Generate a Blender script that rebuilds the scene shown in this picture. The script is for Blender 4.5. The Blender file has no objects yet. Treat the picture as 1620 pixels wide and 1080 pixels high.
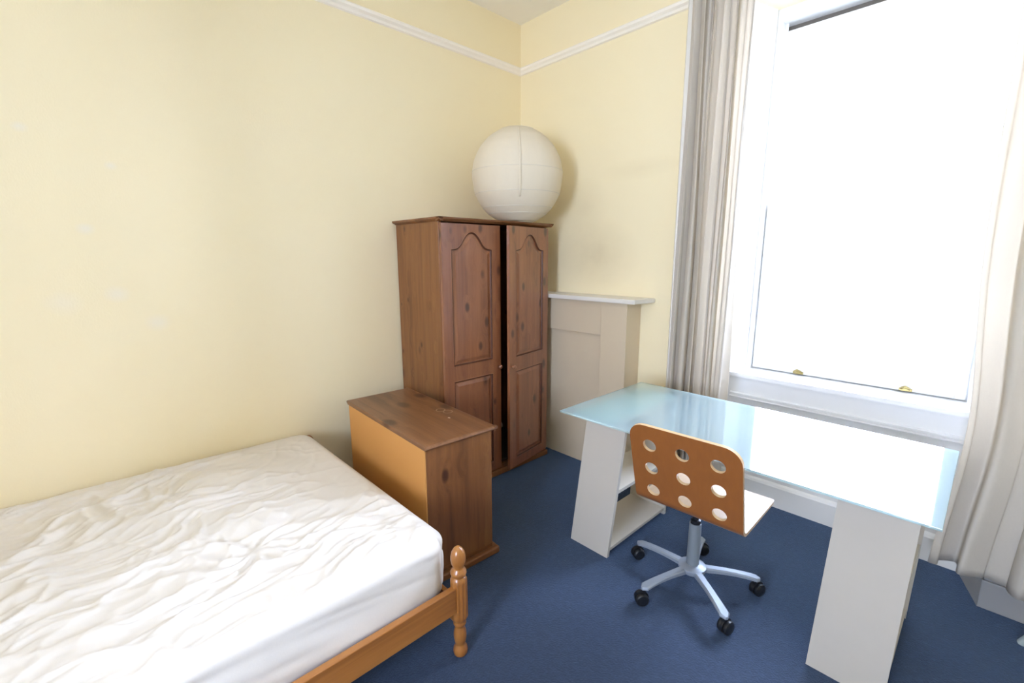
import bpy, bmesh, math, random
import numpy as np
from mathutils import Vector, Matrix
scn = bpy.context.scene
COL = scn.collection
random.seed(3)
PI = math.pi

# ------------------------------------------------------------------ camera, sky, exposure
CAM = Vector((2.5965, -2.5605, 1.42))
YAW, PITCH, ROLL, FPX = -.8114, .1835, -.003, 724.26
fw = Vector((math.sin(YAW) * math.cos(PITCH), math.cos(YAW) * math.cos(PITCH), -math.sin(PITCH)))
rt = Vector((math.cos(YAW), -math.sin(YAW), 0))
up = rt.cross(fw)
rt, up = math.cos(ROLL) * rt + math.sin(ROLL) * up, -math.sin(ROLL) * rt + math.cos(ROLL) * up
cd = bpy.data.cameras.new('camera')
cam = bpy.data.objects.new('camera', cd)
COL.objects.link(cam)
cd.sensor_width = 36
cd.lens = FPX / 1620 * 36
cd.clip_start = .02
m3 = Matrix((rt, up, -fw)).transposed()
cam.matrix_world = Matrix.Translation(CAM) @ m3.to_4x4()
scn.camera = cam

w = bpy.data.worlds.new('sky')
scn.world = w
w.use_nodes = True
bg = w.node_tree.nodes['Background']
bg.inputs[0].default_value = (.78, .885, 1.24, 1)
bg.inputs[1].default_value = 9.0

def portal(name, loc, sx, sy, rot):
    ld = bpy.data.lights.new(name, 'AREA')
    ld.shape = 'RECTANGLE'; ld.size = sx; ld.size_y = sy
    ld.cycles.is_portal = True
    o = bpy.data.objects.new(name, ld); COL.objects.link(o)
    o.location = loc; o.rotation_euler = rot
portal('window_portal', (2.097, .56, 1.72), 1.0, 2.0, (-PI / 2, 0, 0))
portal('fill_window_portal', (2.6, -5.02, 1.6), .9, 1.3, (PI / 2, 0, 0))  # portal of the added fill-light window

vs = scn.view_settings
vs.view_transform = 'Standard'
vs.look = 'None'
vs.gamma = 1
vs.use_curve_mapping = False
vs.exposure = 2.44
scn.cycles.max_bounces = 14
scn.cycles.diffuse_bounces = 8
scn.cycles.transparent_max_bounces = 12
scn.cycles.sample_clamp_indirect = 8

# ------------------------------------------------------------------ helpers
def lin(c):
    return tuple(((x / 255) / 12.92 if x / 255 <= .04045 else ((x / 255 + .055) / 1.055) ** 2.4) for x in c) + (1,)

class MB:
    """collects shapes into one mesh"""
    def __init__(s): s.bm = bmesh.new(); s.mi = 0
    def _fin(s, faces):
        for f in faces: f.material_index = s.mi
    def box(s, x0, x1, y0, y1, z0, z1, bev=0, seg=2, rot=None, piv=None):
        b = bmesh.new()
        bmesh.ops.create_cube(b, size=1)
        for v in b.verts:
            v.co = Vector(((x0 + x1) / 2 + v.co.x * (x1 - x0), (y0 + y1) / 2 + v.co.y * (y1 - y0), (z0 + z1) / 2 + v.co.z * (z1 - z0)))
        if bev: bmesh.ops.bevel(b, geom=b.edges[:], offset=bev, segments=seg, affect='EDGES', profile=.5)
        if rot is not None: bmesh.ops.rotate(b, verts=b.verts[:], cent=piv or (0, 0, 0), matrix=rot)
        s.merge(b); return s
    def merge(s, b):
        me = bpy.data.meshes.new('t'); b.to_mesh(me); b.free()
        n = len(s.bm.faces); s.bm.from_mesh(me); bpy.data.meshes.remove(me)
        s.bm.faces.ensure_lookup_table(); s._fin(s.bm.faces[n:]); return s
    def prism(s, pts, axis, a, b):
        """polygon in the plane across axis, extruded a..b. axis 0: pts=(y,z) 1: (x,z) 2: (x,y)"""
        def mk(p, t): return (t, p[0], p[1]) if axis == 0 else ((p[0], t, p[1]) if axis == 1 else (p[0], p[1], t))
        A = [s.bm.verts.new(mk(p, a)) for p in pts]; B = [s.bm.verts.new(mk(p, b)) for p in pts]
        fs = [s.bm.faces.new(A), s.bm.faces.new(B[::-1])]
        n = len(pts)
        for i in range(n): fs.append(s.bm.faces.new((A[i], B[i], B[(i + 1) % n], A[(i + 1) % n])))
        bmesh.ops.recalc_face_normals(s.bm, faces=fs)
        s._fin(fs); return s
    def lathe(s, prof, seg=32, c=(0, 0, 0), cap=True, flute=None):
        rings = []
        for (r, z) in prof:
            rings.append([s.bm.verts.new((c[0] + (r - (flute(z, 2 * PI * k / seg) if flute else 0)) * math.cos(2 * PI * k / seg), c[1] + (r - (flute(z, 2 * PI * k / seg) if flute else 0)) * math.sin(2 * PI * k / seg), c[2] + z)) for k in range(seg)])
        fs = []
        for a, b in zip(rings, rings[1:]):
            for k in range(seg): fs.append(s.bm.faces.new((a[k], a[(k + 1) % seg], b[(k + 1) % seg], b[k])))
        if cap: fs += [s.bm.faces.new(rings[0]), s.bm.faces.new(rings[-1])]
        bmesh.ops.recalc_face_normals(s.bm, faces=fs)
        s._fin(fs); return s
    def tube(s, pts, r, seg=10, sx=1, sy=1, closed=False):
        pts = [Vector(p) for p in pts]; rings = []; n = len(pts)
        rr = r if isinstance(r, (list, tuple)) else [r] * n
        ref = None
        for i, p in enumerate(pts):
            if closed: t = pts[(i + 1) % n] - pts[i - 1]
            else: t = pts[min(i + 1, n - 1)] - pts[max(i - 1, 0)]
            t.normalize()
            if ref is None: ref = Vector((0, 0, 1)) if abs(t.z) < .9 else Vector((1, 0, 0))
            u = t.cross(ref); 
            if u.length < 1e-5: u = t.cross(Vector((0, 1, 0)))
            u.normalize(); v = u.cross(t); 
            rings.append([s.bm.verts.new(p + rr[i] * (sx * math.cos(2 * PI * k / seg) * u + sy * math.sin(2 * PI * k / seg) * v)) for k in range(seg)])
        fs = []
        for i in range(n if closed else n - 1):
            a, b = rings[i], rings[(i + 1) % n]
            for k in range(seg): fs.append(s.bm.faces.new((a[k], a[(k + 1) % seg], b[(k + 1) % seg], b[k])))
        if not closed: fs += [s.bm.faces.new(rings[0]), s.bm.faces.new(rings[-1])]
        bmesh.ops.recalc_face_normals(s.bm, faces=fs)
        s._fin(fs); return s
    def build(s, name, mats, parent=None, smooth=None, at=None):
        """at: subtract this origin from the vertices (thing's base)"""
        me = bpy.data.meshes.new(name)
        if at is not None:
            for v in s.bm.verts: v.co -= Vector(at)
        if smooth:
            for f in s.bm.faces: f.smooth = True
        s.bm.to_mesh(me); s.bm.free()
        if smooth: me.set_sharp_from_angle(angle=smooth)
        for m in (mats if isinstance(mats, (list, tuple)) else [mats]): me.materials.append(m)
        o = bpy.data.objects.new(name, me); COL.objects.link(o)
        if parent: o.parent = parent
        return o

def tag(o, label, cat, group=None):
    o['label'] = label; o['category'] = cat
    if group: o['group'] = group
    return o
def thing(name, label, cat, loc, group=None):
    o = bpy.data.objects.new(name, None); COL.objects.link(o); o.location = loc
    o.empty_display_size = .1
    return tag(o, label, cat, group)
def struct(o): o['kind'] = 'structure'; return o
def setting(name, loc=(0, 0, 0)):
    o = bpy.data.objects.new(name, None); COL.objects.link(o); o.location = loc
    return struct(o)

# ------------------------------------------------------------------ materials
class NT:
    def __init__(s, name, rough=.5, **kw):
        s.m = bpy.data.materials.new(name); s.m.use_nodes = True
        s.t = s.m.node_tree; s.b = s.t.nodes['Principled BSDF']; s.out = s.t.nodes['Material Output']
        s.b.inputs['Roughness'].default_value = rough
        for k, v in kw.items(): s.b.inputs[k.replace('_', ' ')].default_value = v
    def n(s, typ, **kw):
        nd = s.t.nodes.new(typ)
        for k, v in kw.items():
            if hasattr(nd, k): setattr(nd, k, v)
            else: nd.inputs[k].default_value = v
        return nd
    def l(s, a, b): s.t.links.new(a, b)
    def coord(s, scale=(1, 1, 1), loc=(0, 0, 0), rot=(0, 0, 0), src='Object'):
        tc = s.n('ShaderNodeTexCoord'); mp = s.n('ShaderNodeMapping')
        mp.inputs['Scale'].default_value = scale; mp.inputs['Location'].default_value = loc; mp.inputs['Rotation'].default_value = rot
        s.l(tc.outputs[src], mp.inputs[0]); return mp.outputs[0]
    def noise(s, vec, scale=5, detail=3, rough=.5, dist=0):
        nd = s.n('ShaderNodeTexNoise'); nd.inputs['Scale'].default_value = scale; nd.inputs['Detail'].default_value = detail
        nd.inputs['Roughness'].default_value = rough; nd.inputs['Distortion'].default_value = dist
        s.l(vec, nd.inputs['Vector']); return nd.outputs['Fac']
    def ramp(s, fac, stops):
        r = s.n('ShaderNodeValToRGB'); e = r.color_ramp.elements
        while len(e) < len(stops): e.new(.5)
        for i, (p, c) in enumerate(stops): e[i].position = p; e[i].color = c if len(c) == 4 else tuple(c) + (1,)
        s.l(fac, r.inputs[0]); return r.outputs[0]
    def mix(s, fac, a, b, mode='MIX'):
        m = s.n('ShaderNodeMix', data_type='RGBA', blend_type=mode)
        for sock, v in ((m.inputs[0], fac), (m.inputs[6], a), (m.inputs[7], b)):
            if hasattr(v, 'is_linked'): s.l(v, sock)
            else: sock.default_value = v
        return m.outputs[2]
    def math(s, op, a, b=0):
        m = s.n('ShaderNodeMath', operation=op)
        for sock, v in ((m.inputs[0], a), (m.inputs[1], b)):
            if hasattr(v, 'is_linked'): s.l(v, sock)
            else: sock.default_value = v
        return m.outputs[0]
    def base(s, c):
        if hasattr(c, 'is_linked'): s.l(c, s.b.inputs['Base Color'])
        else: s.b.inputs['Base Color'].default_value = c
        return s
    def bump(s, h, strength=.3, dist=.01):
        b = s.n('ShaderNodeBump'); b.inputs['Strength'].default_value = strength; b.inputs['Distance'].default_value = dist
        s.l(h, b.inputs['Height']); s.l(b.outputs[0], s.b.inputs['Normal']); return s
    def spot(s, centre, rx, ry, rz, soft=.5):
        """1 inside an ellipsoid, falling to 0 at its rim"""
        tc = s.n('ShaderNodeTexCoord'); mp = s.n('ShaderNodeMapping')
        mp.inputs['Location'].default_value = (-centre[0] / rx, -centre[1] / ry, -centre[2] / rz)
        mp.inputs['Scale'].default_value = (1 / rx, 1 / ry, 1 / rz)
        s.l(tc.outputs['Object'], mp.inputs[0])
        ln = s.n('ShaderNodeVectorMath', operation='LENGTH'); s.l(mp.outputs[0], ln.inputs[0])
        mr = s.n('ShaderNodeMapRange'); mr.inputs['From Min'].default_value = 1; mr.inputs['From Max'].default_value = 1 - soft
        s.l(ln.outputs['Value'], mr.inputs['Value']); return mr.outputs[0]

def plain(name, rgb, rough=.5, var=.04, scale=6, bump=0, **kw):
    t = NT(name, rough, **kw); c = lin(rgb); v = t.coord()
    f = t.noise(v, scale, 4)
    t.base(t.mix(f, tuple(x * (1 - var) for x in c[:3]) + (1,), tuple(min(1, x * (1 + var)) for x in c[:3]) + (1,)))
    if bump: t.bump(t.noise(v, scale * 12, 3), bump, .004)
    return t.m

def pine(name, light, mid, dark, axis, knot=lin((70, 38, 18)), kscale=10.5, rough=.38, kth=.21, coat=.15, boards=0.0):
    t = NT(name, rough); t.b.inputs['Coat Weight'].default_value = coat; t.b.inputs['Coat Roughness'].default_value = .30
    sc = [18, 18, 18]; sc[axis] = 1.0
    v = t.coord(sc)
    kc = [kscale] * 3; kc[axis] = kscale * .55
    vk = t.coord(kc, (.37, .71, .13))
    vo = t.n('ShaderNodeTexVoronoi', feature='F1'); vo.inputs['Scale'].default_value = 1; t.l(vk, vo.inputs['Vector'])
    d = t.math('DIVIDE', vo.outputs['Distance'], t.math('ADD', t.math('MULTIPLY', vo.outputs['Color'], 1.1), .35))
    # grain bends round the knots
    kw = t.math('MULTIPLY', t.math('SUBTRACT', .5, t.math('MINIMUM', d, .5)), 1.2)
    add = t.n('ShaderNodeVectorMath', operation='ADD'); t.l(v, add.inputs[0])
    cb = t.n('ShaderNodeCombineXYZ'); 
    for i in range(3): t.l(kw, cb.inputs[i])
    t.l(cb.outputs[0], add.inputs[1])
    g1 = t.noise(add.outputs[0], 1.0, 5, .6, .4)
    g2 = t.noise(add.outputs[0], 4.5, 3, .6)
    big = t.noise(t.coord([1.5 if i == axis else 4 for i in range(3)]), 1.3, 2)
    c = t.ramp(g1, [(.30, tuple(x * .8 for x in dark[:3]) + (1,)), (.48, mid), (.70, light)])
    c = t.mix(t.math('MULTIPLY', t.math('SUBTRACT', g2, .4), .9), c, tuple(x * .72 for x in dark[:3]) + (1,))
    c = t.mix(t.math('MULTIPLY', big, .5), c, tuple(x * .85 for x in mid[:3]) + (1,))
    kmask = t.ramp(d, [(.0, (1, 1, 1)), (kth * .55, (.85, .85, .85)), (kth, (0, 0, 0))])
    c = t.mix(kmask, c, knot)
    t.base(c)
    t.bump(g2, .06, .002)
    return t

MW = {}   # simple registry
WD = dict(light=lin((150, 101, 56)), mid=lin((132, 84, 45)), dark=lin((108, 65, 33)))
M_ward_z = pine('stained_pine_upright', axis=2, **WD).m
M_ward_x = pine('stained_pine_across', axis=0, **WD).m
M_ward_y = pine('stained_pine_lengthwise', axis=1, **WD).m
M_moss = pine('stained_pine_red', axis=2, light=lin((164, 106, 68)), mid=lin((144, 88, 54)), dark=lin((112, 64, 36)), coat=1.0, rough=.36).m
BD = dict(light=lin((182, 124, 62)), mid=lin((166, 106, 48)), dark=lin((140, 82, 34)))
M_bed_z = pine('varnished_pine_upright', axis=2, rough=.25, coat=.5, kscale=4, kth=.08, **BD).m
M_bed_y = pine('varnished_pine_lengthwise', axis=1, rough=.28, coat=.4, kscale=5, **BD).m
M_bed_x = pine('varnished_pine_across', axis=0, rough=.28, coat=.4, kscale=5, **BD).m
M_hard = plain('hardboard', (196, 140, 74), .6, .05, 3)
M_dark = plain('dark_interior', (58, 48, 40), .7)
M_white = plain('white_gloss_paint', (244, 243, 240), .32, .015, 4, 0)
M_sash = plain('window_gloss_paint', (233, 233, 231), .35, .015, 4)
M_offwhite = plain('old_white_paint', (226, 222, 212), .4, .03, 3, .03)
M_rail = plain('cream_white_rail_paint', (246, 239, 226), .45, .02, 4)
M_ceil = plain('ceiling_paint', (244, 240, 230), .85, .02, 3)
M_greyp = plain('fireplace_paint', (210, 194, 166), .42, .03, 3, .04)
M_mel = plain('white_melamine', (200, 192, 178), .38, .015, 20)
M_brass = plain('aged_brass', (186, 168, 112), .3, .08, 30, Metallic=.9)
M_steel = plain('silver_powder_coat', (150, 158, 168), .42, .02, 30, Metallic=.3)
M_sleeve = plain('grey_plastic_sleeve', (120, 128, 134), .45, .03, 30)
M_black = plain('black_plastic', (24, 25, 28), .4, .05, 30)
M_slat = plain('bare_pine_slat', (214, 180, 130), .6)
M_whitemetal = plain('white_metal', (176, 186, 180), .3)

def wallpaper():
    t = NT('cream_wallpaper', .75)
    c0 = lin((243, 230, 194)); c1 = lin((240, 226, 186))
    v = t.coord()
    c = t.mix(t.noise(v, 1.6, 4), c0, c1)
    # pale scuffs where things were stuck to the wall, greyish patches over the mantel
    for (p, r, a) in (((0, -2.499, 1.536), .035, .55), ((0, -2.635, 1.903), .028, .5), ((0, -2.433, 1.266), .05, .45), ((0, -2.308, 1.131), .055, .45), ((0, -2.389, 1.795), .025, .5), ((0, -2.6, 1.24), .07, .3)):
        c = t.mix(t.math('MULTIPLY', t.spot(p, .1, r, r * .8, .8), a), c, lin((236, 230, 214)))
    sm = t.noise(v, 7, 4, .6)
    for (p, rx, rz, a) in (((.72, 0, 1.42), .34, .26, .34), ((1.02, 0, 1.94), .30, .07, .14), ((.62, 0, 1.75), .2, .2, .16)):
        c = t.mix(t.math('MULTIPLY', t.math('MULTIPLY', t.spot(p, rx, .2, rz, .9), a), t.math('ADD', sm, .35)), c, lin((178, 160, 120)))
    t.base(c)
    # fine woven relief
    vw = t.coord((160, 160, 90))
    h = t.math('ADD', t.noise(vw, 1, 2), t.math('MULTIPLY', t.noise(v, 60, 2), .6))
    t.bump(h, .10, .003)
    return t.m
M_wall = wallpaper()

def carpet():
    t = NT('navy_carpet', .95)
    v = t.coord()
    a = t.noise(v, 3, 4, .6); b = t.noise(v, 150, 3, .7); b2 = t.noise(v, 45, 3, .7)
    c = t.mix(a, lin((39, 48, 66)), lin((50, 62, 86)))
    c = t.mix(t.math('MULTIPLY', t.math('SUBTRACT', b, .3), .9), c, lin((30, 40, 60)))
    c = t.mix(t.math('MULTIPLY', t.math('SUBTRACT', b2, .45), .9), c, lin((66, 86, 120)))
    t.base(c); t.b.inputs['Sheen Weight'].default_value = .5; t.b.inputs['Sheen Roughness'].default_value = .45; t.b.inputs['Sheen Tint'].default_value = (.35, .6, 1, 1)
    t.bump(b, .5, .008)
    return t.m
M_carpet = carpet()

def cloth(name, rgb, trans, scale=220, rough=.85, bump=.12):
    t = NT(name, rough); v = t.coord()
    c = lin(rgb)
    f = t.noise(t.coord((1, 1, .3)), scale, 2, .6)
    col = t.mix(f, tuple(x * .93 for x in c[:3]) + (1,), c)
    t.base(col); t.bump(t.noise(v, scale, 2), bump, .002)
    tr = t.n('ShaderNodeBsdfTranslucent'); tr.inputs[0].default_value = c
    mx = t.n('ShaderNodeMixShader'); mx.inputs[0].default_value = trans
    t.l(t.b.outputs[0], mx.inputs[1]); t.l(tr.outputs[0], mx.inputs[2]); t.l(mx.outputs[0], t.out.inputs[0])
    return t.m
M_curtain = cloth('cream_curtain_cloth', (221, 213, 199), .35)
M_paper = cloth('rice_paper', (246, 237, 216), .30, 30, .8, .05)
M_sheet = cloth('white_cotton', (228, 221, 211), .03, 400, .6, .06)

def pane_glass(name, tint=(1, 1, 1, 1), ior=1.45):
    t = NT(name); t.t.nodes.remove(t.b)
    tr = t.n('ShaderNodeBsdfTransparent'); tr.inputs[0].default_value = tint
    gl = t.n('ShaderNodeBsdfGlossy'); gl.inputs['Roughness'].default_value = .03
    fr = t.n('ShaderNodeFresnel'); fr.inputs['IOR'].default_value = ior
    nz = t.noise(t.coord(), 2, 2)   # faint waviness keeps the material procedural
    tint2 = t.mix(nz, tint, tuple(x * .98 for x in tint[:3]) + (1,)); t.l(tint2, tr.inputs[0])
    mx = t.n('ShaderNodeMixShader'); t.l(fr.outputs[0], mx.inputs[0]); t.l(tr.outputs[0], mx.inputs[1]); t.l(gl.outputs[0], mx.inputs[2])
    t.l(mx.outputs[0], t.out.inputs[0]); return t.m
M_pane = pane_glass('window_glass', (.97, .99, .98, 1))

def desk_glass():
    """satin aqua glass: scatters part of the light, lets part through, glossy surface"""
    t = NT('satin_aqua_glass', .035)
    t.base(t.mix(t.noise(t.coord(), 3, 2), lin((206, 238, 246)), lin((200, 234, 243))))
    t.b.inputs['IOR'].default_value = 1.6
    tr = t.n('ShaderNodeBsdfTransparent'); tr.inputs[0].default_value = lin((234, 253, 249))
    tl = t.n('ShaderNodeBsdfTranslucent'); tl.inputs[0].default_value = lin((242, 254, 254))
    m1 = t.n('ShaderNodeMixShader'); m1.inputs[0].default_value = .36
    t.l(t.b.outputs[0], m1.inputs[1]); t.l(tl.outputs[0], m1.inputs[2])
    m2 = t.n('ShaderNodeMixShader'); m2.inputs[0].default_value = .52
    t.l(m1.outputs[0], m2.inputs[1]); t.l(tr.outputs[0], m2.inputs[2])
    gl = t.n('ShaderNodeBsdfGlossy'); gl.inputs['Roughness'].default_value = .035
    fr = t.n('ShaderNodeFresnel'); fr.inputs['IOR'].default_value = 1.6
    m3 = t.n('ShaderNodeMixShader'); t.l(fr.outputs[0], m3.inputs[0]); t.l(m2.outputs[0], m3.inputs[1]); t.l(gl.outputs[0], m3.inputs[2])
    t.l(m3.outputs[0], t.out.inputs[0]); return t.m
M_glass = desk_glass()
def clear_face():
    t = NT('clear_underside'); t.t.nodes.remove(t.b)
    tr = t.n('ShaderNodeBsdfTransparent')
    t.l(t.mix(t.noise(t.coord(), 3, 2), lin((248, 255, 254)), lin((246, 254, 254))), tr.inputs[0])
    t.l(tr.outputs[0], t.out.inputs[0]); return t.m
M_frost = clear_face()


# ------------------------------------------------------------------ room shell
RX, RY, RZ = 4.5, -4.7, 3.05
struct(MB().box(-.3, RX + .3, RY - .3, .55, -.12, 0).build('floor', M_carpet))
struct(MB().box(-.3, RX + .3, RY - .3, .55, RZ, RZ + .12).build('ceiling', M_ceil))
struct(MB().box(-.3, 0, RY - .3, .5, 0, RZ).build('wall_left', M_wall))
WX0, WX1, WIN0, WIN1 = 1.492, 2.702, 1.60, 2.594        # splayed recess: at the wall, at the sash
HEAD, YS, STOOL = 2.72, .38, .745
mb = MB()
mb.box(0, WX0, 0, .5, 0, RZ).box(WX1, RX, 0, .5, 0, RZ).box(WX0, WX1, 0, .5, HEAD, RZ)
struct(mb.build('wall_back', M_wall))
# unseen window added behind the camera for fill light, facing the first one
V0, V1, VZ0, VZ1 = 2.15, 3.05, .95, 2.25
struct(MB().box(RX, RX + .3, RY - .3, .5, 0, RZ).build('wall_right', M_wall))
mb = MB()
mb.box(0, V0, RY - .3, RY, 0, RZ).box(V1, RX, RY - .3, RY, 0, RZ).box(V0, V1, RY - .3, RY, 0, VZ0).box(V0, V1, RY - .3, RY, VZ1, RZ)
struct(mb.build('wall_front', M_wall))

def rail_profile(s):   # picture rail section: (out, z)
    return [(0, 2.712), (.012, 2.716), (.018, 2.728), (.030, 2.738), (.034, 2.750), (.028, 2.757), (.010, 2.762), (0, 2.762)]
struct(MB().prism([(x, z) for x, z in rail_profile(1)], 1, RY, 0).build('trim_1', M_rail))
mb = MB(); mb.prism([(-x, z) for x, z in rail_profile(1)], 0, 0, 1.29); struct(mb.build('trim_2', M_rail))
mb = MB(); mb.prism([(-x, z) for x, z in rail_profile(1)], 0, 2.92, RX); struct(mb.build('trim_3', M_rail))

SK = [(0, 0), (.036, 0), (.036, .105), (.030, .118), (.018, .128), (.014, .134), (0, .134)]
struct(MB().prism(SK, 1, RY, -.02).build('baseboard_left', M_offwhite))
mb = MB(); mb.prism([(-x, z) for x, z in SK], 0, 1.08, WX0 - .01)
struct(mb.build('baseboard_back', M_offwhite))
# right of the window the skirting turns into the recess
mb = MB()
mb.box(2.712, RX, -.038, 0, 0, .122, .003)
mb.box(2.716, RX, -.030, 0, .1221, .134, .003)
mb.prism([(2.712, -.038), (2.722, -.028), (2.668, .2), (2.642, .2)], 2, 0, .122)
struct(mb.build('baseboard_right', plain('grey_skirting_paint', (152, 150, 146), .5, .05, 8)))  # greyer than the other skirting pieces

# ------------------------------------------------------------------ the window
win = setting('window_1', (2.097, 0, 0)); WO = (2.097, 0, 0)
# splayed shutter cases either side and the soffit
mb = MB()
mb.prism([(WX0, 0), (WIN0 - .003, YS - .009), (WX0, YS - .009)], 2, 0, HEAD)
mb.prism([(WX0 + .04 * .283 + .004, .04), (WX0 + .34 * .283 + .004, .34), (WX0 + .34 * .283 - .02, .34), (WX0 + .04 * .283 - .02, .04)], 2, STOOL + .12, HEAD - .1)
mb.build('shutter_case', M_sash, win, at=WO)
mb = MB()
mb.prism([(WX1, 0), (WIN1 + .003, YS - .009), (WX1, YS - .009)], 2, 0, HEAD)
mb.build('shutter_case', M_sash, win, at=WO)
# moulded architraves on the wall face
for s, x0, sg in (('l', 1.288, 1), ('r', 2.905, -1)):
    mb = MB()
    xs = [0, .012, .03, .05, .17, .185, .200]
    ys = [.030, .045, .040, .026, .026, .034, .018]
    pts = [(x0 + sg * a, -b) for a, b in zip(xs, ys)] + [(x0 + sg * .2, -.0005), (x0, -.0005)]
    mb.prism(pts, 2, .135 if sg > 0 else .135, 2.86)
    mb.build('architrave', M_offwhite, win, at=WO)
# sash box
mb = MB()
mb.box(WX0 - .01, WIN0 + .022, YS - .002, .505, STOOL - .01, HEAD + .01).box(WIN1 - .022, WX1 + .01, YS - .002, .505, STOOL - .01, HEAD + .01)
mb.box(WIN0 - .015, WIN1 + .015, YS - .001, .504, HEAD - .06, HEAD + .012)
mb.box(WIN0, WIN1, YS + .005, .54, .70, STOOL)
mb.build('sash_box', M_sash, win, at=WO)
mb = MB()
mb.box(WIN0 + .020, WIN0 + .036, .4335, .4372, STOOL, HEAD - .06).box(WIN1 - .036, WIN1 - .020, .4335, .4372, STOOL, HEAD - .06).box(WIN0 + .03, WIN1 - .03, .4335, .4372, STOOL - .002, STOOL + .02)
mb.build('parting_bead', M_sash, win, at=WO)
def sash(z0, z1, y0, top, bot, lbl):
    a, b = WIN0 + .027, WIN1 - .027; st = .042
    mb = MB()
    mb.box(a, a + st, y0, y0 + .04, z0, z1, .004, 1).box(b - st, b, y0, y0 + .04, z0, z1, .004, 1)
    mb.box(a + st - .004, b - st + .004, y0, y0 + .04, z0, z0 + bot, .004, 1).box(a + st - .004, b - st + .004, y0, y0 + .04, z1 - top, z1, .004, 1)
    f = mb.build('sash', M_sash, win, at=WO)
    g = MB().box(a + st - .006, b - st + .006, y0 + .018, y0 + .022, z0 + bot - .006, z1 - top + .006).build('pane', M_pane, f, at=WO)
    return f
MB().box(WIN0 + .0225, WIN1 - .0225, .480, .499, HEAD - .13, HEAD - .0605).build('head_gap_shade', plain('weathered_head_shade', (112, 106, 98), .8), win, at=WO)  # grey strip colours in the gap shadow over the weathered outer frame
lo = sash(STOOL + .005, 1.705, YS + .012, .038, .062, 'lower')
hi = sash(1.668, HEAD - .096, YS + .058, .05, .038, 'upper')
for x in (1.876, 2.350):     # brass sash lifts on the lower rail
    mb = MB()
    mb.box(x - .026, x + .026, YS + .006, YS + .0125, STOOL + .006, STOOL + .022, .002, 1)
    mb.tube([(x - .016, YS + .008, STOOL + .018), (x - .012, YS - .012, STOOL + .026), (x, YS - .020, STOOL + .034), (x + .012, YS - .012, STOOL + .026), (x + .016, YS + .008, STOOL + .018)], .006, 8)
    mb.box(x - .012, x + .012, YS - .012, YS + .010, STOOL + .022, STOOL + .030, .003, 1)
    l = mb.build('sash_lift', M_brass, win, smooth=.7, at=WO); l['label'] = 'small brass sash lift'
# stool, apron panel with its double bead, and skirting under the window
xa = lambda y: WX0 + .283 * y; xb = lambda y: WX1 - .283 * y
mb = MB(); mb.prism([(xa(.19) , .19), (xb(.19), .19), (xb(.39), .39), (xa(.39), .39)], 2, .722, .745)
mb.build('window_sill', M_sash, win, at=WO)
mb = MB(); mb.prism([(xa(.215), .215), (xb(.215), .215), (xb(.49), .49), (xa(.49), .49)], 2, 0, .721)
mb.build('apron_panel', M_sash, win, at=WO)
mb = MB()
mb.prism([(.2150, .590), (.200, .593), (.197, .600), (.207, .605), (.207, .610), (.199, .614), (.199, .622), (.2150, .626)], 0, xa(.2) + .03, xb(.2) - .03)
mb.build('apron_bead', M_sash, win, smooth=.6, at=WO)
mb = MB()
mb.prism([(.2150, 0), (.190, 0), (.190, .118), (.196, .130), (.206, .140), (.206, .160), (.2150, .166)], 0, xa(.19) + .006, xb(.19) - .006)
mb.build('window_skirting', M_offwhite, win, at=WO)

fill_win = setting('fill_window', (2.6, RY, 0)); O2 = (2.6, RY, 0)  # added window, out of view, brings in fill light
mb = MB()
mb.box(V0, V0 + .06, RY - .2, RY - .1, VZ0, VZ1).box(V1 - .06, V1, RY - .2, RY - .1, VZ0, VZ1).box(V0, V1, RY - .2, RY - .1, VZ0, VZ0 + .07).box(V0, V1, RY - .2, RY - .1, VZ1 - .06, VZ1)
mb.build('sash_box', M_white, fill_win, at=O2)
MB().box(V0 + .05, V1 - .05, RY - .144, RY - .14, VZ0 + .06, VZ1 - .05).build('pane', M_pane, fill_win, at=O2)

# ------------------------------------------------------------------ fireplace surround (boarded up)
fp = thing('fireplace_surround', 'white painted boarded-up fireplace surround with mantel shelf on the end wall', 'fireplace', (.58, -.07, 0)); FO = (.58, -.07, 0)
mb = MB(); mb.prism([(.03, -.001), (.03, -.200), (1.150, -.200), (1.174, -.001)], 2, 1.140, 1.166)
bmesh.ops.bevel(mb.bm, geom=mb.bm.edges[:], offset=.004, segments=2, affect='EDGES')
mb.build('mantel_shelf', M_offwhite, fp, at=FO)
for x0, x1 in ((.05, .228), (.890, 1.078)):
    MB().box(x0, x1, -.160, -.001, 0, 1.139, .002, 1).build('pilaster', M_greyp, fp, at=FO)
MB().box(.229, .889, -.147, -.001, .920, 1.139, .0015, 1).build('frieze', M_greyp, fp, at=FO)
MB().box(.229, .889, -.126, -.001, 0, .919, .0015, 1).build('closing_panel', M_greyp, fp, at=FO)

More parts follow.
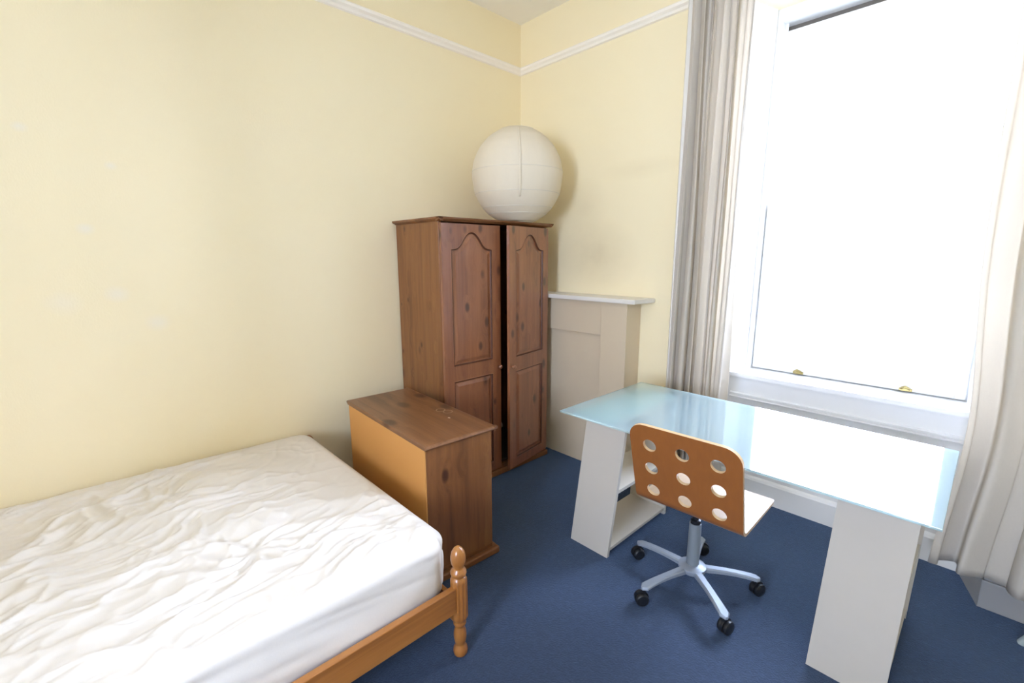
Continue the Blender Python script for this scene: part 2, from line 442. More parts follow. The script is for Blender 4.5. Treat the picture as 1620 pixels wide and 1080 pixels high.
# ------------------------------------------------------------------ curtains
def fold(u, seed, waves):
    return sum(a * math.sin(2 * PI * (f * u + p)) for f, a, p in waves)
def curtain(label, xl, xr, z0, z1, yb, waves, seed, nx=260, nz=60, hem=None, slack=.35):
    c = None
    bm = bmesh.new(); g = []
    rnd = random.Random(seed)
    for j in range(nz + 1):
        t = j / nz; z = z0 + (z1 - z0) * t; row = []
        xa_, xb_ = xl(z), xr(z)
        for i in range(nx + 1):
            u = i / nx
            uu = u + .012 * math.sin(2 * PI * (u * 2.3 + .5 * t + seed))
            amp = 1 - slack * t
            y = yb + amp * fold(uu + .010 * math.sin(3 * t + seed), seed, waves) + .006 * math.sin(9 * t + 11 * u)
            x = xa_ + (xb_ - xa_) * u + .012 * amp * math.sin(2 * PI * (waves[0][0] * uu * 2))
            zz = z
            if j == 0 and hem: zz = z0 + hem(u)
            row.append(bm.verts.new((x, y, zz)))
        g.append(row)
    for j in range(nz):
        for i in range(nx):
            bm.faces.new((g[j][i], g[j][i + 1], g[j + 1][i + 1], g[j + 1][i]))
    m = MB(); m.bm.free(); m.bm = bm
    org = ((xl(z0) + xr(z0)) / 2, yb, z0)
    o = m.build('curtain', M_curtain, smooth=3.2, at=org); o.location = org
    sd = o.modifiers.new('cloth', 'SOLIDIFY'); sd.thickness = .003; sd.offset = 0
    return tag(o, label, 'curtain')
W1 = [(6.0, .026, .1), (9.7, .018, .3), (14.3, .010, .7), (3.1, .012, .2)]
curtain('tightly gathered cream curtain left of the window beside the cream wall', lambda z: 1.334 + .012 * math.sin(z), lambda z: 1.655 + .006 * z, .15, 2.90, -.115, W1, 1)
W2 = [(5.2, .030, .72), (8.9, .016, .15), (13.7, .007, .4), (2.2, .014, .1)]
def xl2(z):
    return 2.540 + .045 * math.exp(-((z - .75) / .45) ** 2) - .010 * max(0, z - 1.2)
curtain('long cream curtain right of the window, hem hanging above the skirting', xl2, lambda z: 3.20, .158, 2.90, -.112, W2, 2, nx=340, hem=lambda u: .012 * math.sin(7 * u))
cr = thing('curtain_rail', 'white curtain rail across the top of the window recess', 'curtain rail', (2.2, -.11, 2.9)); CO = (2.2, -.11, 2.9)
MB().tube([(1.26, -.12, 2.915), (3.25, -.12, 2.915)], .014, 12).build('rod', M_whitemetal, cr, smooth=.7, at=CO)
for x in (1.285, 2.2, 3.22):
    MB().box(x - .012, x + .012, -.13, -.0005, 2.925, 2.945, .002, 1).build('bracket', M_whitemetal, cr, at=CO)

# ------------------------------------------------------------------ wardrobe
WB = (.25, -.65, 0)
wx0, wx1, wy0, wy1, wh = .016, .4855, -1.088, -.216, 1.610
wd = thing('wardrobe', 'stained pine two-door wardrobe in the corner, right-hand door ajar', 'wardrobe', WB)
MB().box(wx0, wx1 - .020, wy0, wy0 + .018, .06, wh, .001, 1).build('side_panel', M_ward_z, wd, at=WB)
MB().box(wx0, wx1 - .020, wy1 - .018, wy1, .06, wh, .001, 1).build('side_panel', M_ward_z, wd, at=WB)
MB().box(wx0, wx0 + .006, wy0 + .0185, wy1 - .0185, .06, wh).build('back_panel', M_dark, wd, at=WB)
MB().box(wx0 + .007, wx1 - .021, wy0 + .0185, wy1 - .0185, .07, .088).build('bottom_panel', M_dark, wd, at=WB)
mb = MB()
pr = [(0, 1.6102), (.004, 1.6102), (.010, 1.614), (.022, 1.619), (.027, 1.625), (.027, 1.632), (0, 1.632)]
mb.box(wx0, wx1, wy0, wy1, 1.6102, 1.631)
mb.prism([(wx1 + a - .001, z) for a, z in pr], 1, wy0 - .026, wy1 + .020)
mb.prism([(wy0 - a + .001, z) for a, z in pr], 0, wx0, wx1 + .026)
mb.prism([(wy1 + a * .7 - .001, z) for a, z in pr], 0, wx0, wx1 + .026)
mb.build('cornice', M_ward_y, wd, at=WB)
mb = MB()
mb.box(wx0, wx1 - .004, wy0 + .001, wy1 - .001, 0, .059)
mb.box(wx1 - .004, wx1 + .012, wy0 - .006, wy1 + .006, 0, .036, .006, 2)
mb.build('plinth', M_ward_y, wd, at=WB)

M_groove = plain('dark_groove', (84, 46, 26), .45, .1, 20)  # darker tone for the groove faces of the door panels
def inset(P, d):
    n = len(P); out = []
    for i in range(n):
        a, b, c = Vector(P[i - 1]), Vector(P[i]), Vector(P[(i + 1) % n])
        e1 = (b - a).normalized(); e2 = (c - b).normalized()
        n1 = Vector((-e1.y, e1.x)); n2 = Vector((-e2.y, e2.x))
        k = 1 + n1.dot(n2)
        m = (n1 + n2) / max(k, .35)
        out.append(tuple(b + m * d))
    return out
def arch(x0, x1, z0, zs, zt):
    """panel outline, counter-clockwise, cathedral arch on top"""
    P = [(x0, z0), (x1, z0), (x1, zs)]
    w_ = x1 - x0; s = .16 * w_
    N = 30
    for i in range(N + 1):
        t = i / N
        x = x1 - .10 * w_ - (w_ * .80) * t
        c = abs(2 * t - 1)
        h = 1 - (c / .6) ** 2 * .6 if c <= .6 else .4 * ((1 - c) / .4) ** 2
        P.append((x, zs + .004 + (zt - zs) * h))
    P.append((x0, zs))
    return P
def door(parent, width, z0, z1, panels, mat):
    """slab in x:0..width, front at y=0 facing -y, panels sunk with a raised field"""
    bm = bmesh.new(); th = .019
    def loop(P, y): return [bm.verts.new((p[0], y, p[1])) for p in P]
    def edges(L): return [bm.edges.new((L[i], L[(i + 1) % len(L)])) for i in range(len(L))]
    outer = loop([(.002, z0), (width - .002, z0), (width - .002, z1), (.002, z1)], 0)
    es = edges(outer)
    for P in panels:
        L0 = loop(P, 0); es += edges(L0); prev = L0
        for d, y in ((.003, -.0022), (.008, .0005), (.011, .0062), (.017, .0064), (.036, .0005)):
            L = loop(inset(P, d), y)
            for i in range(len(P)):
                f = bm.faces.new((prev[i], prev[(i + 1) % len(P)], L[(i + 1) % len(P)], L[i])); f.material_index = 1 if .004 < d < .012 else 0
            prev = L
        bm.faces.new(prev)
    bmesh.ops.triangle_fill(bm, edges=es, use_beauty=True, use_dissolve=False)
    back = loop([(.002, z0), (width - .002, z0), (width - .002, z1), (.002, z1)], th)
    for i in range(4): bm.faces.new((outer[i], outer[(i + 1) % 4], back[(i + 1) % 4], back[i]))
    bm.faces.new(back)
    bmesh.ops.recalc_face_normals(bm, faces=bm.faces[:])
    m = MB(); m.bm.free(); m.bm = bm
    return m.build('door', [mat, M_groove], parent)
DW = .434
def knob(door_o, x, z):
    mb = MB()
    pr = [(.006, 0), (.006, .008), (.010, .012), (.0145, .018), (.0145, .023), (.010, .028), (.004, .030)]
    mb.lathe(pr, 18)
    bmesh.ops.rotate(mb.bm, verts=mb.bm.verts[:], cent=(0, 0, 0), matrix=Matrix.Rotation(PI / 2, 3, 'X'))
    for v in mb.bm.verts: v.co += Vector((x, 0, z))
    return mb.build('knob', M_moss, door_o, smooth=.8)
pan = lambda W: [arch(.062, W - .068, .788, 1.462, 1.556), [(.062, .105), (W - .068, .105), (W - .068, .700), (.062, .700)]]
# left door, closed: local +x runs along world +y, front (-y) faces world +x
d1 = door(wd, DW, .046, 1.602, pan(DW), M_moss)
d1.location = Vector((wx1, wy0 + .001, 0)) - Vector(WB); d1.rotation_euler = (0, 0, PI / 2)
knob(d1, DW - .022, .735)
# right door, hinged at the far side, ajar by about nine degrees
P2 = [[(DW - x, z) for x, z in P][::-1] for P in pan(DW)]
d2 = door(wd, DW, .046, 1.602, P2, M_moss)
for v in d2.data.vertices: v.co.x -= DW
d2.location = Vector((wx1 + .001, wy1 - .001, 0)) - Vector(WB); d2.rotation_euler = (0, 0, PI / 2 + math.radians(9.2))
k2 = knob(d2, -DW + .024, .735)

# ------------------------------------------------------------------ paper lantern on the wardrobe
LC = Vector((.428, -.452, 1.633)); r = .286; rv = .296
ln = thing('paper_lantern', 'large round white paper lantern shade on top of the wardrobe', 'lampshade', LC)
rings = [-.94, -.77, -.65, -.37, .08, .35, .58, .76, .93]
mb = MB(); prof = []
zc = .94 * rv
def cr_(h): return r * math.sqrt(max(0, 1 - h * h))
for a, b in zip(rings, rings[1:]):
    for k in range(5):
        h = a + (b - a) * k / 5; t = k / 5
        lin_r = cr_(a) + (cr_(b) - cr_(a)) * t
        prof.append((.45 * lin_r + .55 * cr_(h) , zc + h * rv))
prof.append((cr_(.93), zc + .93 * rv))
mb.lathe(prof, 72, cap=False)
for v in mb.bm.verts:        # creased paper
    a = math.atan2(v.co.y, v.co.x); n = math.sin(a * 9 + v.co.z * 31) * math.sin(a * 5 - v.co.z * 47)
    f = 1 + .004 * n; v.co.x *= f; v.co.y *= f
sh = mb.build('paper_shade', M_paper, ln, smooth=3.2)
sd = sh.modifiers.new('paper', 'SOLIDIFY'); sd.thickness = .0012; sd.offset = -1
mb = MB()
for h in rings[:5] + rings[-1:]:
    R_ = cr_(h) + .0003
    mb.tube([(R_ * math.cos(2 * PI * k / 64), R_ * math.sin(2 * PI * k / 64), zc + h * rv) for k in range(64)], .0013, 6, closed=True)
mb.build('wire_rib', plain('pale_wire', (222, 216, 200), .5), ln, smooth=3)
a0 = math.atan2(CAM.y - LC.y, CAM.x - LC.x) + .06
mb = MB()
for da in (0,):
    A = []; 
    for k in range(31):
        h = -.5 + 1.42 * k / 30
        A.append([mb.bm.verts.new(((cr_(h) + .0022) * math.cos(a0 + d), (cr_(h) + .0022) * math.sin(a0 + d), zc + h * rv)) for d in (-.022, .022)])
    for p, q in zip(A, A[1:]): mb.bm.faces.new((p[0], p[1], q[1], q[0]))
sm_ = mb.build('paper_seam', M_paper, ln, smooth=3)
sd = sm_.modifiers.new('paper', 'SOLIDIFY'); sd.thickness = .001; sd.offset = -1

# ------------------------------------------------------------------ chest (seen from behind)
CB = Vector((.66, -1.385, 0))
ch = thing('chest_of_drawers', 'low stained pine chest turned with its orange back to the bed', 'chest', CB)
ch.rotation_euler = (0, 0, math.radians(-2.6))
# local: x -.42..+.41, y back -.195 .. front +.175
x0, x1, y0, y1, H = -.402, .400, -.188, .160, .626
MB().box(x1 - .018, x1, y0, y1, .05, H, .001, 1).build('side_panel', M_ward_z, ch)
MB().box(x0, x0 + .018, y0, y1, .05, H, .001, 1).build('side_panel', M_ward_z, ch)
b = MB().box(x0 + .0005, x1 - .0005, y0 - .006, y0 - .0005, .05, H + .002).build('back_panel', M_hard, ch); b['label'] = 'plain orange hardboard back panel'
dz = [(.062, .245), (.25, .432), (.437, .618)]
for a, c in dz:
    d = MB().box(x0 + .020, x1 - .020, y1 - .018, y1 - .0002, a, c, .003, 2).build('drawer', M_ward_x, ch)
    for kx in (-.2, .2):
        mb = MB(); mb.lathe([(.006, 0), (.006, .008), (.0145, .018), (.0145, .023), (.004, .030)], 14)
        bmesh.ops.rotate(mb.bm, verts=mb.bm.verts[:], cent=(0, 0, 0), matrix=Matrix.Rotation(-PI / 2, 3, 'X'))
        for v in mb.bm.verts: v.co += Vector((kx, y1, (a + c) / 2))
        mb.build('knob', M_ward_x, d, smooth=.8)
def chest_top():
    t = pine('worn_stained_pine_top', axis=0, light=lin((146, 102, 66)), mid=lin((124, 82, 50)), dark=lin((96, 60, 36)), kscale=6)
    # two pale ring marks and a chip
    src = t.b.inputs['Base Color'].links[0].from_socket
    for (cx, cy, rr) in ((.060, .100, .026), (.105, .115, .026)):
        o = t.spot((cx, cy, .651), rr, rr, .1, .12); i = t.spot((cx, cy, .651), rr * .82, rr * .82, .1, .12)
        src = t.mix(t.math('MULTIPLY', t.math('SUBTRACT', o, i), .5), src, lin((214, 186, 150)))
    src = t.mix(t.spot((.185, .07, .651), .010, .006, .1, .4), src, lin((236, 220, 196)))
    t.base(src); return t.m
mb = MB()
pr = [(0, .6285), (.004, .6285), (.008, .633), (.016, .635), (.019, .640), (.017, .646), (.010, .650), (0, .651)]
mb.box(x0 - .006, x1 + .005, y0 - .008, y1 + .005, .6285, .651)
mb.prism([(x1 + .004 + a, z) for a, z in pr], 1, y0 - .008, y1 + .022)
mb.prism([(y1 + .004 + a, z) for a, z in pr], 0, x0 - .024, x1 + .022)
mb.prism([(x0 - .005 - a, z) for a, z in pr], 1, y0 - .008, y1 + .022)
mb.build('chest_top', chest_top(), ch)
mb = MB()
mb.box(x0 + .002, x1 - .001, y0 + .002, y1 - .002, 0, .049)
mb.box(x1 - .004, x1 + .026, y0 - .004, y1 + .026, 0, .034, .008, 3)
mb.box(x0 - .026, x0 + .004, y0 - .004, y1 + .026, 0, .034, .008, 3)
mb.box(x0, x1, y1 - .004, y1 + .026, 0, .034, .008, 3)
mb.build('plinth', M_ward_y, ch)

# ------------------------------------------------------------------ bed and mattress
BO = Vector((.70, -2.7, 0))
bed = thing('bed_frame', 'varnished pine bed frame with turned posts against the cream wall', 'bed', BO)
PP = [(.018, 0), (.024, .006), (.0265, .018), (.025, .030), (.0185, .042), (.0175, .047), (.020, .054), (.0225, .068), (.0235, .082), (.0225, .096), (.019, .110), (.0178, .117), (.0185, .122), (.0225, .127), (.0235, .132), (.0225, .137), (.0215, .140),
      (.026, .150), (.0305, .160), (.0305, .172), (.0305, .20), (.0305, .25), (.0305, .296), (.0295, .306), (.025, .314), (.022, .318), (.026, .323), (.0285, .330), (.0285, .336), (.025, .343), (.0195, .349), (.0185, .354), (.0215, .361), (.0252, .371), (.0268, .383), (.0262, .396), (.0232, .410), (.017, .422), (.009, .430), (.002, .4325)]
def fl(z, a):
    if z < .160 or z > .306: return 0
    e = min(1, (z - .160) / .012, (.306 - z) / .012)
    return .0032 * max(0, e) * (.5 + .5 * math.cos(a * 12))
FY, HY, PX0, PX1 = -1.712, -3.70, .0315, 1.426
def post(x, y, tall=0):
    mb = MB(); pr = [(a, z + (tall if z > .2 else 0)) for a, z in PP]
    mb.lathe(pr, 96, flute=(lambda z, a: fl(z, a)) if not tall else None)
    for v in mb.bm.verts: v.co += Vector((x, y, 0))
    return mb.build('post', M_bed_z, bed, smooth=.9, at=BO)
post(PX1, FY); post(PX0, FY); post(PX1, HY, .55); post(PX0, HY, .55)
for xr, za, zb in ((PX1 + .005, .190, .287), (PX0 - .005, .120, .214)):
    MB().box(xr - .012, xr + .012, HY + .02, FY - .024, za, zb, .003, 2).build('side_rail', M_bed_y, bed, at=BO)
MB().box(PX0 + .024, PX1 - .024, FY - .010, FY + .010, .120, .213, .003, 2).build('foot_rail', M_bed_x, bed, at=BO)
MB().box(PX0 + .024, PX1 - .024, HY - .012, HY + .012, .36, .82, .004, 2).build('headboard', M_bed_x, bed, at=BO)
for k in range(13):
    y = HY + .1 + k * .146
    MB().box(PX0 + .008, PX1 - .008, y - .035, y + .035, .215, .235, .002, 1).build('slat', M_slat, bed, at=BO)

# value noise for the crumpled cover
def vnoise(x, y, seed):
    rs = np.random.RandomState(seed); T = rs.rand(256, 256)
    xi = np.floor(x).astype(int); yi = np.floor(y).astype(int); fx = x - xi; fy = y - yi
    fx = fx * fx * fx * (fx * (fx * 6 - 15) + 10); fy = fy * fy * fy * (fy * (fy * 6 - 15) + 10)
    g = lambda a, b: T[a % 256, b % 256]
    return (g(xi, yi) * (1 - fx) + g(xi + 1, yi) * fx) * (1 - fy) + (g(xi, yi + 1) * (1 - fx) + g(xi + 1, yi + 1) * fx) * fy
def wrinkles(x, y):
    wx = x + .10 * (vnoise(x * 4, y * 4, 5) - .5) + .05 * (vnoise(x * 9, y * 9, 6) - .5)
    wy = y + .10 * (vnoise(x * 4, y * 4, 7) - .5) + .05 * (vnoise(x * 9, y * 9, 8) - .5)
    h = np.zeros_like(x)
    for k, (sc, an, am, ang) in enumerate(((9, 2.4, .0075, .35), (15, 3.0, .0055, -.25), (24, 3.2, .0040, .15), (37, 3.0, .0022, .5), (13, 2.2, .0040, 1.1))):
        c, s = math.cos(ang), math.sin(ang)
        u = (wx * c + wy * s) * sc; v = (-wx * s + wy * c) * sc / an
        n = vnoise(u + 40, v + 40, 11 + k)
        m = vnoise(x * 3.1 + 7 * k, y * 3.1, 61 + k)          # patches where this crease family shows
        h += am * (1 - np.abs(2 * n - 1)) ** 2.4 * np.clip(.25 + 1.3 * m, 0, 1.2)
    # creases that gather towards a dip
    for (cx, cy, rad, kf, am) in ((1.0, -2.27, .26, 9, .007),):
        dx, dy = wx - cx, wy - cy; rr = np.hypot(dx, dy); th = np.arctan2(dy, dx) + 2.0 * rr
        h += am * np.exp(-(rr / rad) ** 2) * np.clip(rr / .09, 0, 1) * (np.abs(np.cos(th * kf / 2 + 4 * vnoise(x * 6, y * 6, 30))) ** 3)
        h -= .006 * np.exp(-(rr / .16) ** 2)
    smooth_far = 1 - .82 * np.clip(((y + 2.25) / .40), 0, 1) * np.clip((1.12 - x) / .40, 0, 1)
    return 2.0 * h * smooth_far * (1 - .3 * np.clip((.5 - x) / .5, 0, 1))
mx0, mx1, my0, my1, mz0, mz1 = .016, 1.396, -3.66, -1.712, .2355, .455
def mattress():
    bm = bmesh.new(); R_ = .038
    lo_ = np.array([mx0, my0, mz0]); hi_ = np.array([mx1, my1, mz1])
    def face(ax, side, na, nb):
        a, b = [i for i in range(3) if i != ax]
        A, B = np.meshgrid(np.linspace(0, 1, na + 1), np.linspace(0, 1, nb + 1), indexing='ij')
        P = np.zeros(A.shape + (3,)); P[..., a] = lo_[a] + (hi_[a] - lo_[a]) * A; P[..., b] = lo_[b] + (hi_[b] - lo_[b]) * B
        P[..., ax] = hi_[ax] if side else lo_[ax]
        Q = np.clip(P, lo_ + R_, hi_ - R_); D = P - Q; L = np.linalg.norm(D, axis=-1, keepdims=True)
        N = D / np.maximum(L, 1e-9)
        # bigger radius in plan at the corners
        P = Q + N * R_
        cx = np.minimum(P[..., 0] - mx0, mx1 - P[..., 0]); cy = np.minimum(P[..., 1] - my0, my1 - P[..., 1])
        rc = .090
        ex = np.clip(rc - cx, 0, rc); ey = np.clip(rc - cy, 0, rc); ll = np.hypot(ex, ey); over = np.maximum(ll, 1e-9)
        mxe = np.maximum(ex, ey); f = np.where(ll > 0, mxe / over, 1)
        sx = np.where(P[..., 0] > (mx0 + mx1) / 2, 1, -1); sy = np.where(P[..., 1] > (my0 + my1) / 2, 1, -1)
        P[..., 0] -= sx * ex * (1 - f); P[..., 1] -= sy * ey * (1 - f)
        if ax == 2 and side:
            w_ = np.clip((np.minimum(cx, cy) - .013) / .05, 0, 1)
            P[..., 2] += wrinkles(P[..., 0], P[..., 1]) * w_ * 1.0 
            P[..., 2] += -.012 * np.exp(-((P[..., 0] - .7) / .5) ** 2) * 0
        if ax != 2:
            t = B; s_ = P[..., 1] if ax == 0 else P[..., 0]; edge = np.clip(A * 25, 0, 1) * np.clip((1 - A) * 25, 0, 1)
            # slack folds running along the side
            wv = .006 * np.sin(t * 9 + 1.5 * vnoise(s_ * 3 + 9, t * 2, 50) * 6) * np.clip(t * 4, 0, 1) * np.clip((1 - t) * 4, 0, 1) * vnoise(s_ * 2.2 + 5, t * 0 + 3, 51) + .004 * (vnoise(s_ * 10 + t * 14, t * 3, 52) - .5) * np.clip((1 - t) * 4, 0, 1)
            if (ax == 0 and side) or (ax == 1 and side): P[..., ax] += np.minimum(wv, .003) * edge
        V = [[bm.verts.new(P[i, j]) for j in range(nb + 1)] for i in range(na + 1)]
        for i in range(na):
            for j in range(nb): bm.faces.new((V[i][j], V[i + 1][j], V[i + 1][j + 1], V[i][j + 1]))
    NX, NY, NZ = 250, 340, 24
    face(2, 1, NX, NY); face(2, 0, 25, 34); face(0, 0, NY // 4, 8); face(0, 1, NY, NZ); face(1, 0, NX // 5, NZ); face(1, 1, NX, NZ)
    bmesh.ops.remove_doubles(bm, verts=bm.verts[:], dist=.0006)
    bmesh.ops.recalc_face_normals(bm, faces=bm.faces[:])
    m = MB(); m.bm.free(); m.bm = bm
    return m
MO = Vector((.70, -2.7, mz0))
mt = mattress().build('mattress', M_sheet, smooth=3.2, at=MO); mt.location = MO
tag(mt, 'bare mattress under a crumpled white fitted cover on the pine bed', 'mattress')

# ------------------------------------------------------------------ glass desk
DO = Vector((1.96, -.733, 0))
dk = thing('glass_desk', 'frosted aqua glass desk on two slanted white shelf trestles under the window', 'desk', DO)
mb = MB(); mb.box(1.333, 2.584, -1.070, -.396, .7402, .7482, .0015, 2)
for f in mb.bm.faces:
    if f.normal.z < -.9: f.material_index = 1
tp = mb.build('tabletop', [M_glass, M_frost], dk, at=DO); tp['label'] = 'frosted aqua glass top'
def hexa(mb, B, T):
    """solid between four bottom and four top corners"""
    b_ = [mb.bm.verts.new(p) for p in B]; t_ = [mb.bm.verts.new(p) for p in T]
    fs = [mb.bm.faces.new(b_[::-1]), mb.bm.faces.new(t_)]
    for i in range(4): fs.append(mb.bm.faces.new((b_[i], b_[(i + 1) % 4], t_[(i + 1) % 4], t_[i])))
    bmesh.ops.recalc_face_normals(mb.bm, faces=fs); return mb
def trestle(b0, b1, t0, t1, fb, ft, bb, bt):
    """side slope b->t in x; front panel fb->ft and back panel bb->bt in y"""
    H, t = .7235, .018
    ex = lambda a, c, z: a + (c - a) * z / H
    def panel(mb, yb, yt):
        hexa(mb, [(b0, yb, 0), (b1, yb, 0), (b1, yb + t, 0), (b0, yb + t, 0)], [(t0, yt, H), (t1, yt, H), (t1, yt + t, H), (t0, yt + t, H)])
    lg = MB().box(t0 - .004, t1, -1.030, -.470, .7240, .7398, .001, 1).build('trestle', M_white, dk, at=DO)
    mb = MB(); panel(mb, fb, ft); mb.build('front_panel', M_mel, lg, at=DO)
    mb = MB(); panel(mb, bb, bt); mb.build('back_panel', M_mel, lg, at=DO)
    for z in (.030, .352):
        c = lambda zz: [(ex(b0, t0, zz) + .003, ex(fb, ft, zz) + t + .0006, zz), (ex(b1, t1, zz) - .003, ex(fb, ft, zz) + t + .0006, zz), (ex(b1, t1, zz) - .003, ex(bb, bt, zz) - .0006, zz), (ex(b0, t0, zz) + .003, ex(bb, bt, zz) - .0006, zz)]
        mb = MB(); hexa(mb, c(z), c(z + t)); mb.build('shelf', M_mel, lg, at=DO)
trestle(1.262, 1.482, 1.380, 1.585, -.882, -.925, -.335, -.500)
trestle(2.305, 2.520, 2.346, 2.540, -.856, -.925, -.335, -.500)

# ------------------------------------------------------------------ swivel chair
SO = Vector((1.845, -.772, 0))
sc_ = thing('swivel_chair', 'bent plywood swivel chair with round holes in its back, at the glass desk', 'chair', SO)
def ply(name, rgb, axis):
    t = NT(name, .35); t.b.inputs['Coat Weight'].default_value = .3; t.b.inputs['Coat Roughness'].default_value = .2
    s = [40, 40, 40]; s[axis] = 4
    c = lin(rgb); f = t.noise(t.coord(s), 1.6, 4, .6)
    t.base(t.mix(f, tuple(x * .84 for x in c[:3]) + (1,), tuple(min(1, x * 1.1) for x in c[:3]) + (1,))); return t.m
M_ply_out = ply('brown_beech_veneer', (148, 90, 42), 2)
M_ply_in = ply('pale_birch_veneer', (206, 176, 146), 1)
M_ply_edge = ply('birch_edge', (222, 186, 140), 0)
def shell():
    W_ = .203; TH = .012
    # profile of the middle surface, s measured down the back then along the seat
    pts = []
    top = Vector((-.330, .812)); bot = Vector((-.247, .500))      # (y,z) relative to chair origin y
    L1 = (bot - top).length
    n_back = 40
    path = [top.lerp(bot, k / n_back) for k in range(n_back + 1)]
    d0 = (bot - top).normalized(); ang0 = math.atan2(d0.y, d0.x); ang1 = math.radians(-1.5)
    rb = .045; a = ang0; p = bot.copy(); n = 16
    for k in range(n):
        da = (ang1 - ang0) / n; a += da; p = p + Vector((math.cos(a - da / 2), math.sin(a - da / 2))) * (rb * da); path.append(p.copy())
    end = p + Vector((math.cos(ang1), math.sin(ang1))) * .305
    for k in range(1, 13): path.append(p.lerp(end, k / 12))
    a = ang1
    for k in range(6):
        a -= .09; path.append(path[-1] + Vector((math.cos(a), math.sin(a))) * .010)
    cum = [0]
    for q, r_ in zip(path, path[1:]): cum.append(cum[-1] + (r_ - q).length)
    LT = cum[-1]
    def at(s):
        s = min(max(s, 0), LT)
        k = max(i for i in range(len(cum)) if cum[i] <= s + 1e-12); k = min(k, len(path) - 2)
        t = (s - cum[k]) / (cum[k + 1] - cum[k]); q = path[k].lerp(path[k + 1], t)
        # smooth normal
        ta = (path[min(k + 1, len(path) - 1)] - path[max(k - 1, 0)]).normalized(); tb = (path[min(k + 2, len(path) - 1)] - path[k]).normalized()
        tn = ta.lerp(tb, t).normalized(); return q, Vector((-tn.y, tn.x))
    RC = .060
    def rnd(u, s):
        for (s0, sg) in ((0, 1), (LT, -1)):
            ds = (s - s0) * sg
            ex = abs(u) - (W_ - RC); ey = RC - ds
            if ex > 0 and ey > 0:
                h = math.hypot(ex, ey); f = max(ex, ey) / h
                u = math.copysign(W_ - RC + ex * f, u); s = s0 + sg * (RC - ey * f)
        return u, s
    cols = [-.124, 0, .124]; ce = [-.186, -.062, .062, .186]
    zs = [.731, .632, .533]
    k_ = (top - bot).y; hs = [(.812 - z) / k_ * L1 for z in zs]
    half = (hs[1] - hs[0]) / 2
    re = [hs[0] - half, hs[0] + half, hs[1] + half, hs[2] + .034]
    bm = bmesh.new(); cache = {}
    def vert(u, s, side):
        u, s = rnd(u, s); key = (round(u, 5), round(s, 5), side)
        if key not in cache:
            q, nn = at(s); q = q + nn * (TH / 2 * side)
            cache[key] = bm.verts.new((u, q.x, q.y))
        return cache[key]
    quads = []      # 2-D quads as lists of (u,s)
    NS = 8          # points per side of a hole cell
    cell_u = lambda i: [ce[i] + (ce[i + 1] - ce[i]) * k / NS for k in range(NS + 1)]
    cell_s = lambda j: [re[j] + (re[j + 1] - re[j]) * k / NS for k in range(NS + 1)]
    us = [-W_, -W_ + .007] + cell_u(0)[:-1] + cell_u(1)[:-1] + cell_u(2) + [W_ - .007, W_]
    ss = [re[0] * k / 5 for k in range(5)] + cell_s(0)[:-1] + cell_s(1)[:-1] + cell_s(2)
    s_rest = [re[3] + (LT - re[3]) * k / 46 for k in range(1, 47)]
    ss += s_rest
    def incell(u, s): return ce[0] - 1e-9 < u < ce[3] + 1e-9 and re[0] - 1e-9 < s < re[3] + 1e-9
    for i in range(len(us) - 1):
        for j in range(len(ss) - 1):
            um, sm = (us[i] + us[i + 1]) / 2, (ss[j] + ss[j + 1]) / 2
            if incell(um, sm): continue
            quads.append([(us[i], ss[j]), (us[i + 1], ss[j]), (us[i + 1], ss[j + 1]), (us[i], ss[j + 1])])
    holes = []; RH = .0255
    for ci in range(3):
        for cj in range(3):
            U, S = cell_u(ci), cell_s(cj)
            ring = [(u, S[0]) for u in U[:-1]] + [(U[-1], s) for s in S[:-1]] + [(u, S[-1]) for u in U[:0:-1]] + [(U[0], s) for s in S[:0:-1]]
            c0, c1 = cols[ci], hs[cj]
            circ = []
            for (u, s) in ring:
                a = math.atan2(s - c1, u - c0); circ.append((c0 + RH * math.cos(a), c1 + RH * math.sin(a)))
            mid = [((a[0] + b_[0]) / 2, (a[1] + b_[1]) / 2) for a, b_ in zip(ring, circ)]
            n_ = len(ring)
            for i in range(n_):
                i2 = (i + 1) % n_
                quads.append([ring[i], ring[i2], mid[i2], mid[i]]); quads.append([mid[i], mid[i2], circ[i2], circ[i]])
            holes.append(circ)
    for q in quads:
        for side, mi in ((1, 0), (-1, 1)):
            vs_ = [vert(u, s, side) for u, s in q]
            if len(set(vs_)) < 3: continue
            vs2 = []
            for v in vs_:
                if v not in vs2: vs2.append(v)
            f = bm.faces.new(vs2); f.material_index = mi
    def wall(loop):
        for a, b_ in zip(loop, loop[1:] + loop[:1]):
            vs_ = (vert(*a, 1), vert(*b_, 1), vert(*b_, -1), vert(*a, -1))
            if len(set(vs_)) == 4:
                f = bm.faces.new(vs_); f.material_index = 2
    for c in holes: wall(c)
    wall([(u, 0) for u in us[:-1]] + [(W_, s) for s in ss[:-1]] + [(u, LT) for u in us[:0:-1]] + [(-W_, s) for s in ss[:0:-1]])
    bmesh.ops.recalc_face_normals(bm, faces=bm.faces[:])
    m = MB(); m.bm.free(); m.bm = bm; return m
sh = shell().build('seat_shell', [M_ply_in, M_ply_out, M_ply_edge], sc_, smooth=.6)
SH_ROT = Matrix.Rotation(math.radians(2.0), 4, 'Z')
sh.matrix_local = Matrix.Translation((.056, -.002, 0)) @ SH_ROT
MB().box(-.075, .095, -.14, .06, .4215, .4375, .006, 2).build('seat_plate', M_black, sc_)
MB().lathe([(.0125, .26), (.0125, .4215)], 20).build('gas_lift', M_black, sc_, smooth=.8)
MB().lathe([(.028, .085), (.028, .10), (.026, .118), (.0245, .30), (.0235, .303)], 28).build('column_sleeve', M_sleeve, sc_, smooth=.8)
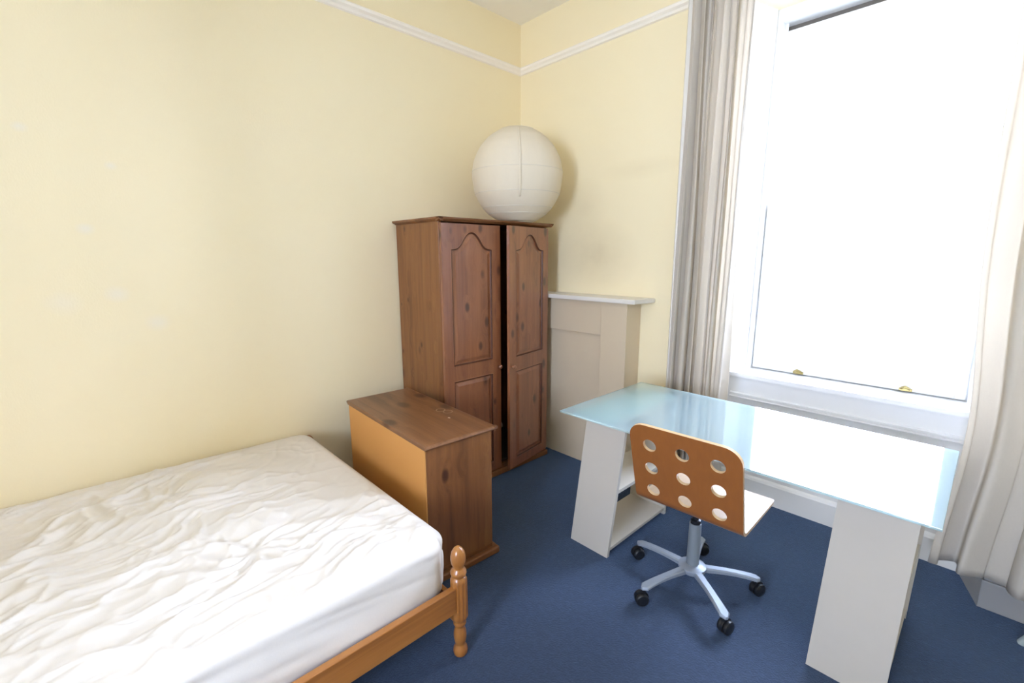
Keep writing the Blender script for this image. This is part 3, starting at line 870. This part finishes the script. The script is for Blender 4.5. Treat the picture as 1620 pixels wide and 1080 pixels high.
MB().lathe([(.018, .302), (.021, .303), (.021, .318), (.016, .322)], 24).build('column_collar', M_black, sc_, smooth=.8)
MB().lathe([(.030, .078), (.052, .082), (.058, .095), (.056, .104), (.044, .110), (.029, .114)], 36).build('base_hub', M_steel, sc_, smooth=.8)
MB().tube([(.06, .0, .428), (.12, .02, .426), (.19, .035, .420)], .005, 8).build('height_lever', M_black, sc_, smooth=.8)
for k in range(5):
    a = math.radians(178.2 + 72 * k)
    mb = MB(); n = 14; rows = []
    for i in range(n + 1):
        t = i / n; rr = .040 + .232 * t
        wv = .0185 - .004 * math.sin(PI * min(1, t * 1.0)) + .003 * t
        if t > .93: wv *= math.sqrt(max(.05, 1 - ((t - .93) / .0705) ** 2))
        zt = .104 - .010 * t * t - .012 * t ** 4; th = .020 - .008 * t
        sec = [(-wv, zt - th), (-wv, zt - .005), (-wv * .7, zt), (wv * .7, zt), (wv, zt - .005), (wv, zt - th)]
        rows.append([mb.bm.verts.new((rr * math.cos(a) - y * math.sin(a), rr * math.sin(a) + y * math.cos(a), z)) for y, z in sec])
    for p, q in zip(rows, rows[1:]):
        for i in range(6): mb.bm.faces.new((p[i], p[(i + 1) % 6], q[(i + 1) % 6], q[i]))
    mb.bm.faces.new(rows[0]); mb.bm.faces.new(rows[-1])
    bmesh.ops.recalc_face_normals(mb.bm, faces=mb.bm.faces[:])
    lg = mb.build('leg', M_steel, sc_, smooth=.6)
    # twin wheel castor, trailing at its own angle
    b_ = a + [1.1, -.4, 2.0, .6, -1.2][k]
    cx, cy = .258 * math.cos(a), .258 * math.sin(a)
    mb = MB()
    R3 = Matrix.Rotation(b_, 3, 'Z') @ Matrix.Rotation(PI / 2, 3, 'X')
    for s in (-1, 1):
        g = MB(); g.lathe([(.004, -.010), (.022, -.010), (.0265, -.006), (.0275, 0), (.0265, .006), (.021, .010), (.004, .0105)], 24)
        for v in g.bm.verts: v.co = R3 @ (v.co + Vector((0, 0, s * .0125))) + Vector((cx + .010 * math.cos(b_), cy + .010 * math.sin(b_), .0278))
        mb.merge(g.bm)
    g = MB(); g.lathe([(.020, -.0045), (.0295, -.004), (.030, 0), (.0295, .004), (.020, .0045)], 20)
    for v in g.bm.verts:
        v.co = R3 @ v.co + Vector((cx + .010 * math.cos(b_), cy + .010 * math.sin(b_), .0310))
    mb.merge(g.bm)
    mb.lathe([(.007, .050), (.007, .078)], 12, (cx, cy, 0))
    mb.build('castor', M_black, lg, smooth=.7)

# ------------------------------------------------------------------ the white metal leg that shows at the right edge
TO = Vector((3.15, -.41, 0))
st = thing('stool', 'white metal stool showing one tubular leg at the right edge by the skirting', 'stool', TO)
for sx, sy in ((-1, 1), (-1, -1), (1, -1), (1, 1)):
    MB().tube([(sx * .315, sy * .232, 0.0), (sx * .312, sy * .230, .008), (sx * .15, sy * .115, .44)], [.0145, .015, .015], 16).build('leg', M_whitemetal, st, smooth=.7)
mb = MB(); mb.lathe([(.02, .4405), (.20, .4405), (.215, .448), (.215, .462), (.20, .470), (.02, .470)], 40)
mb.build('seat', M_whitemetal, st, smooth=.6)
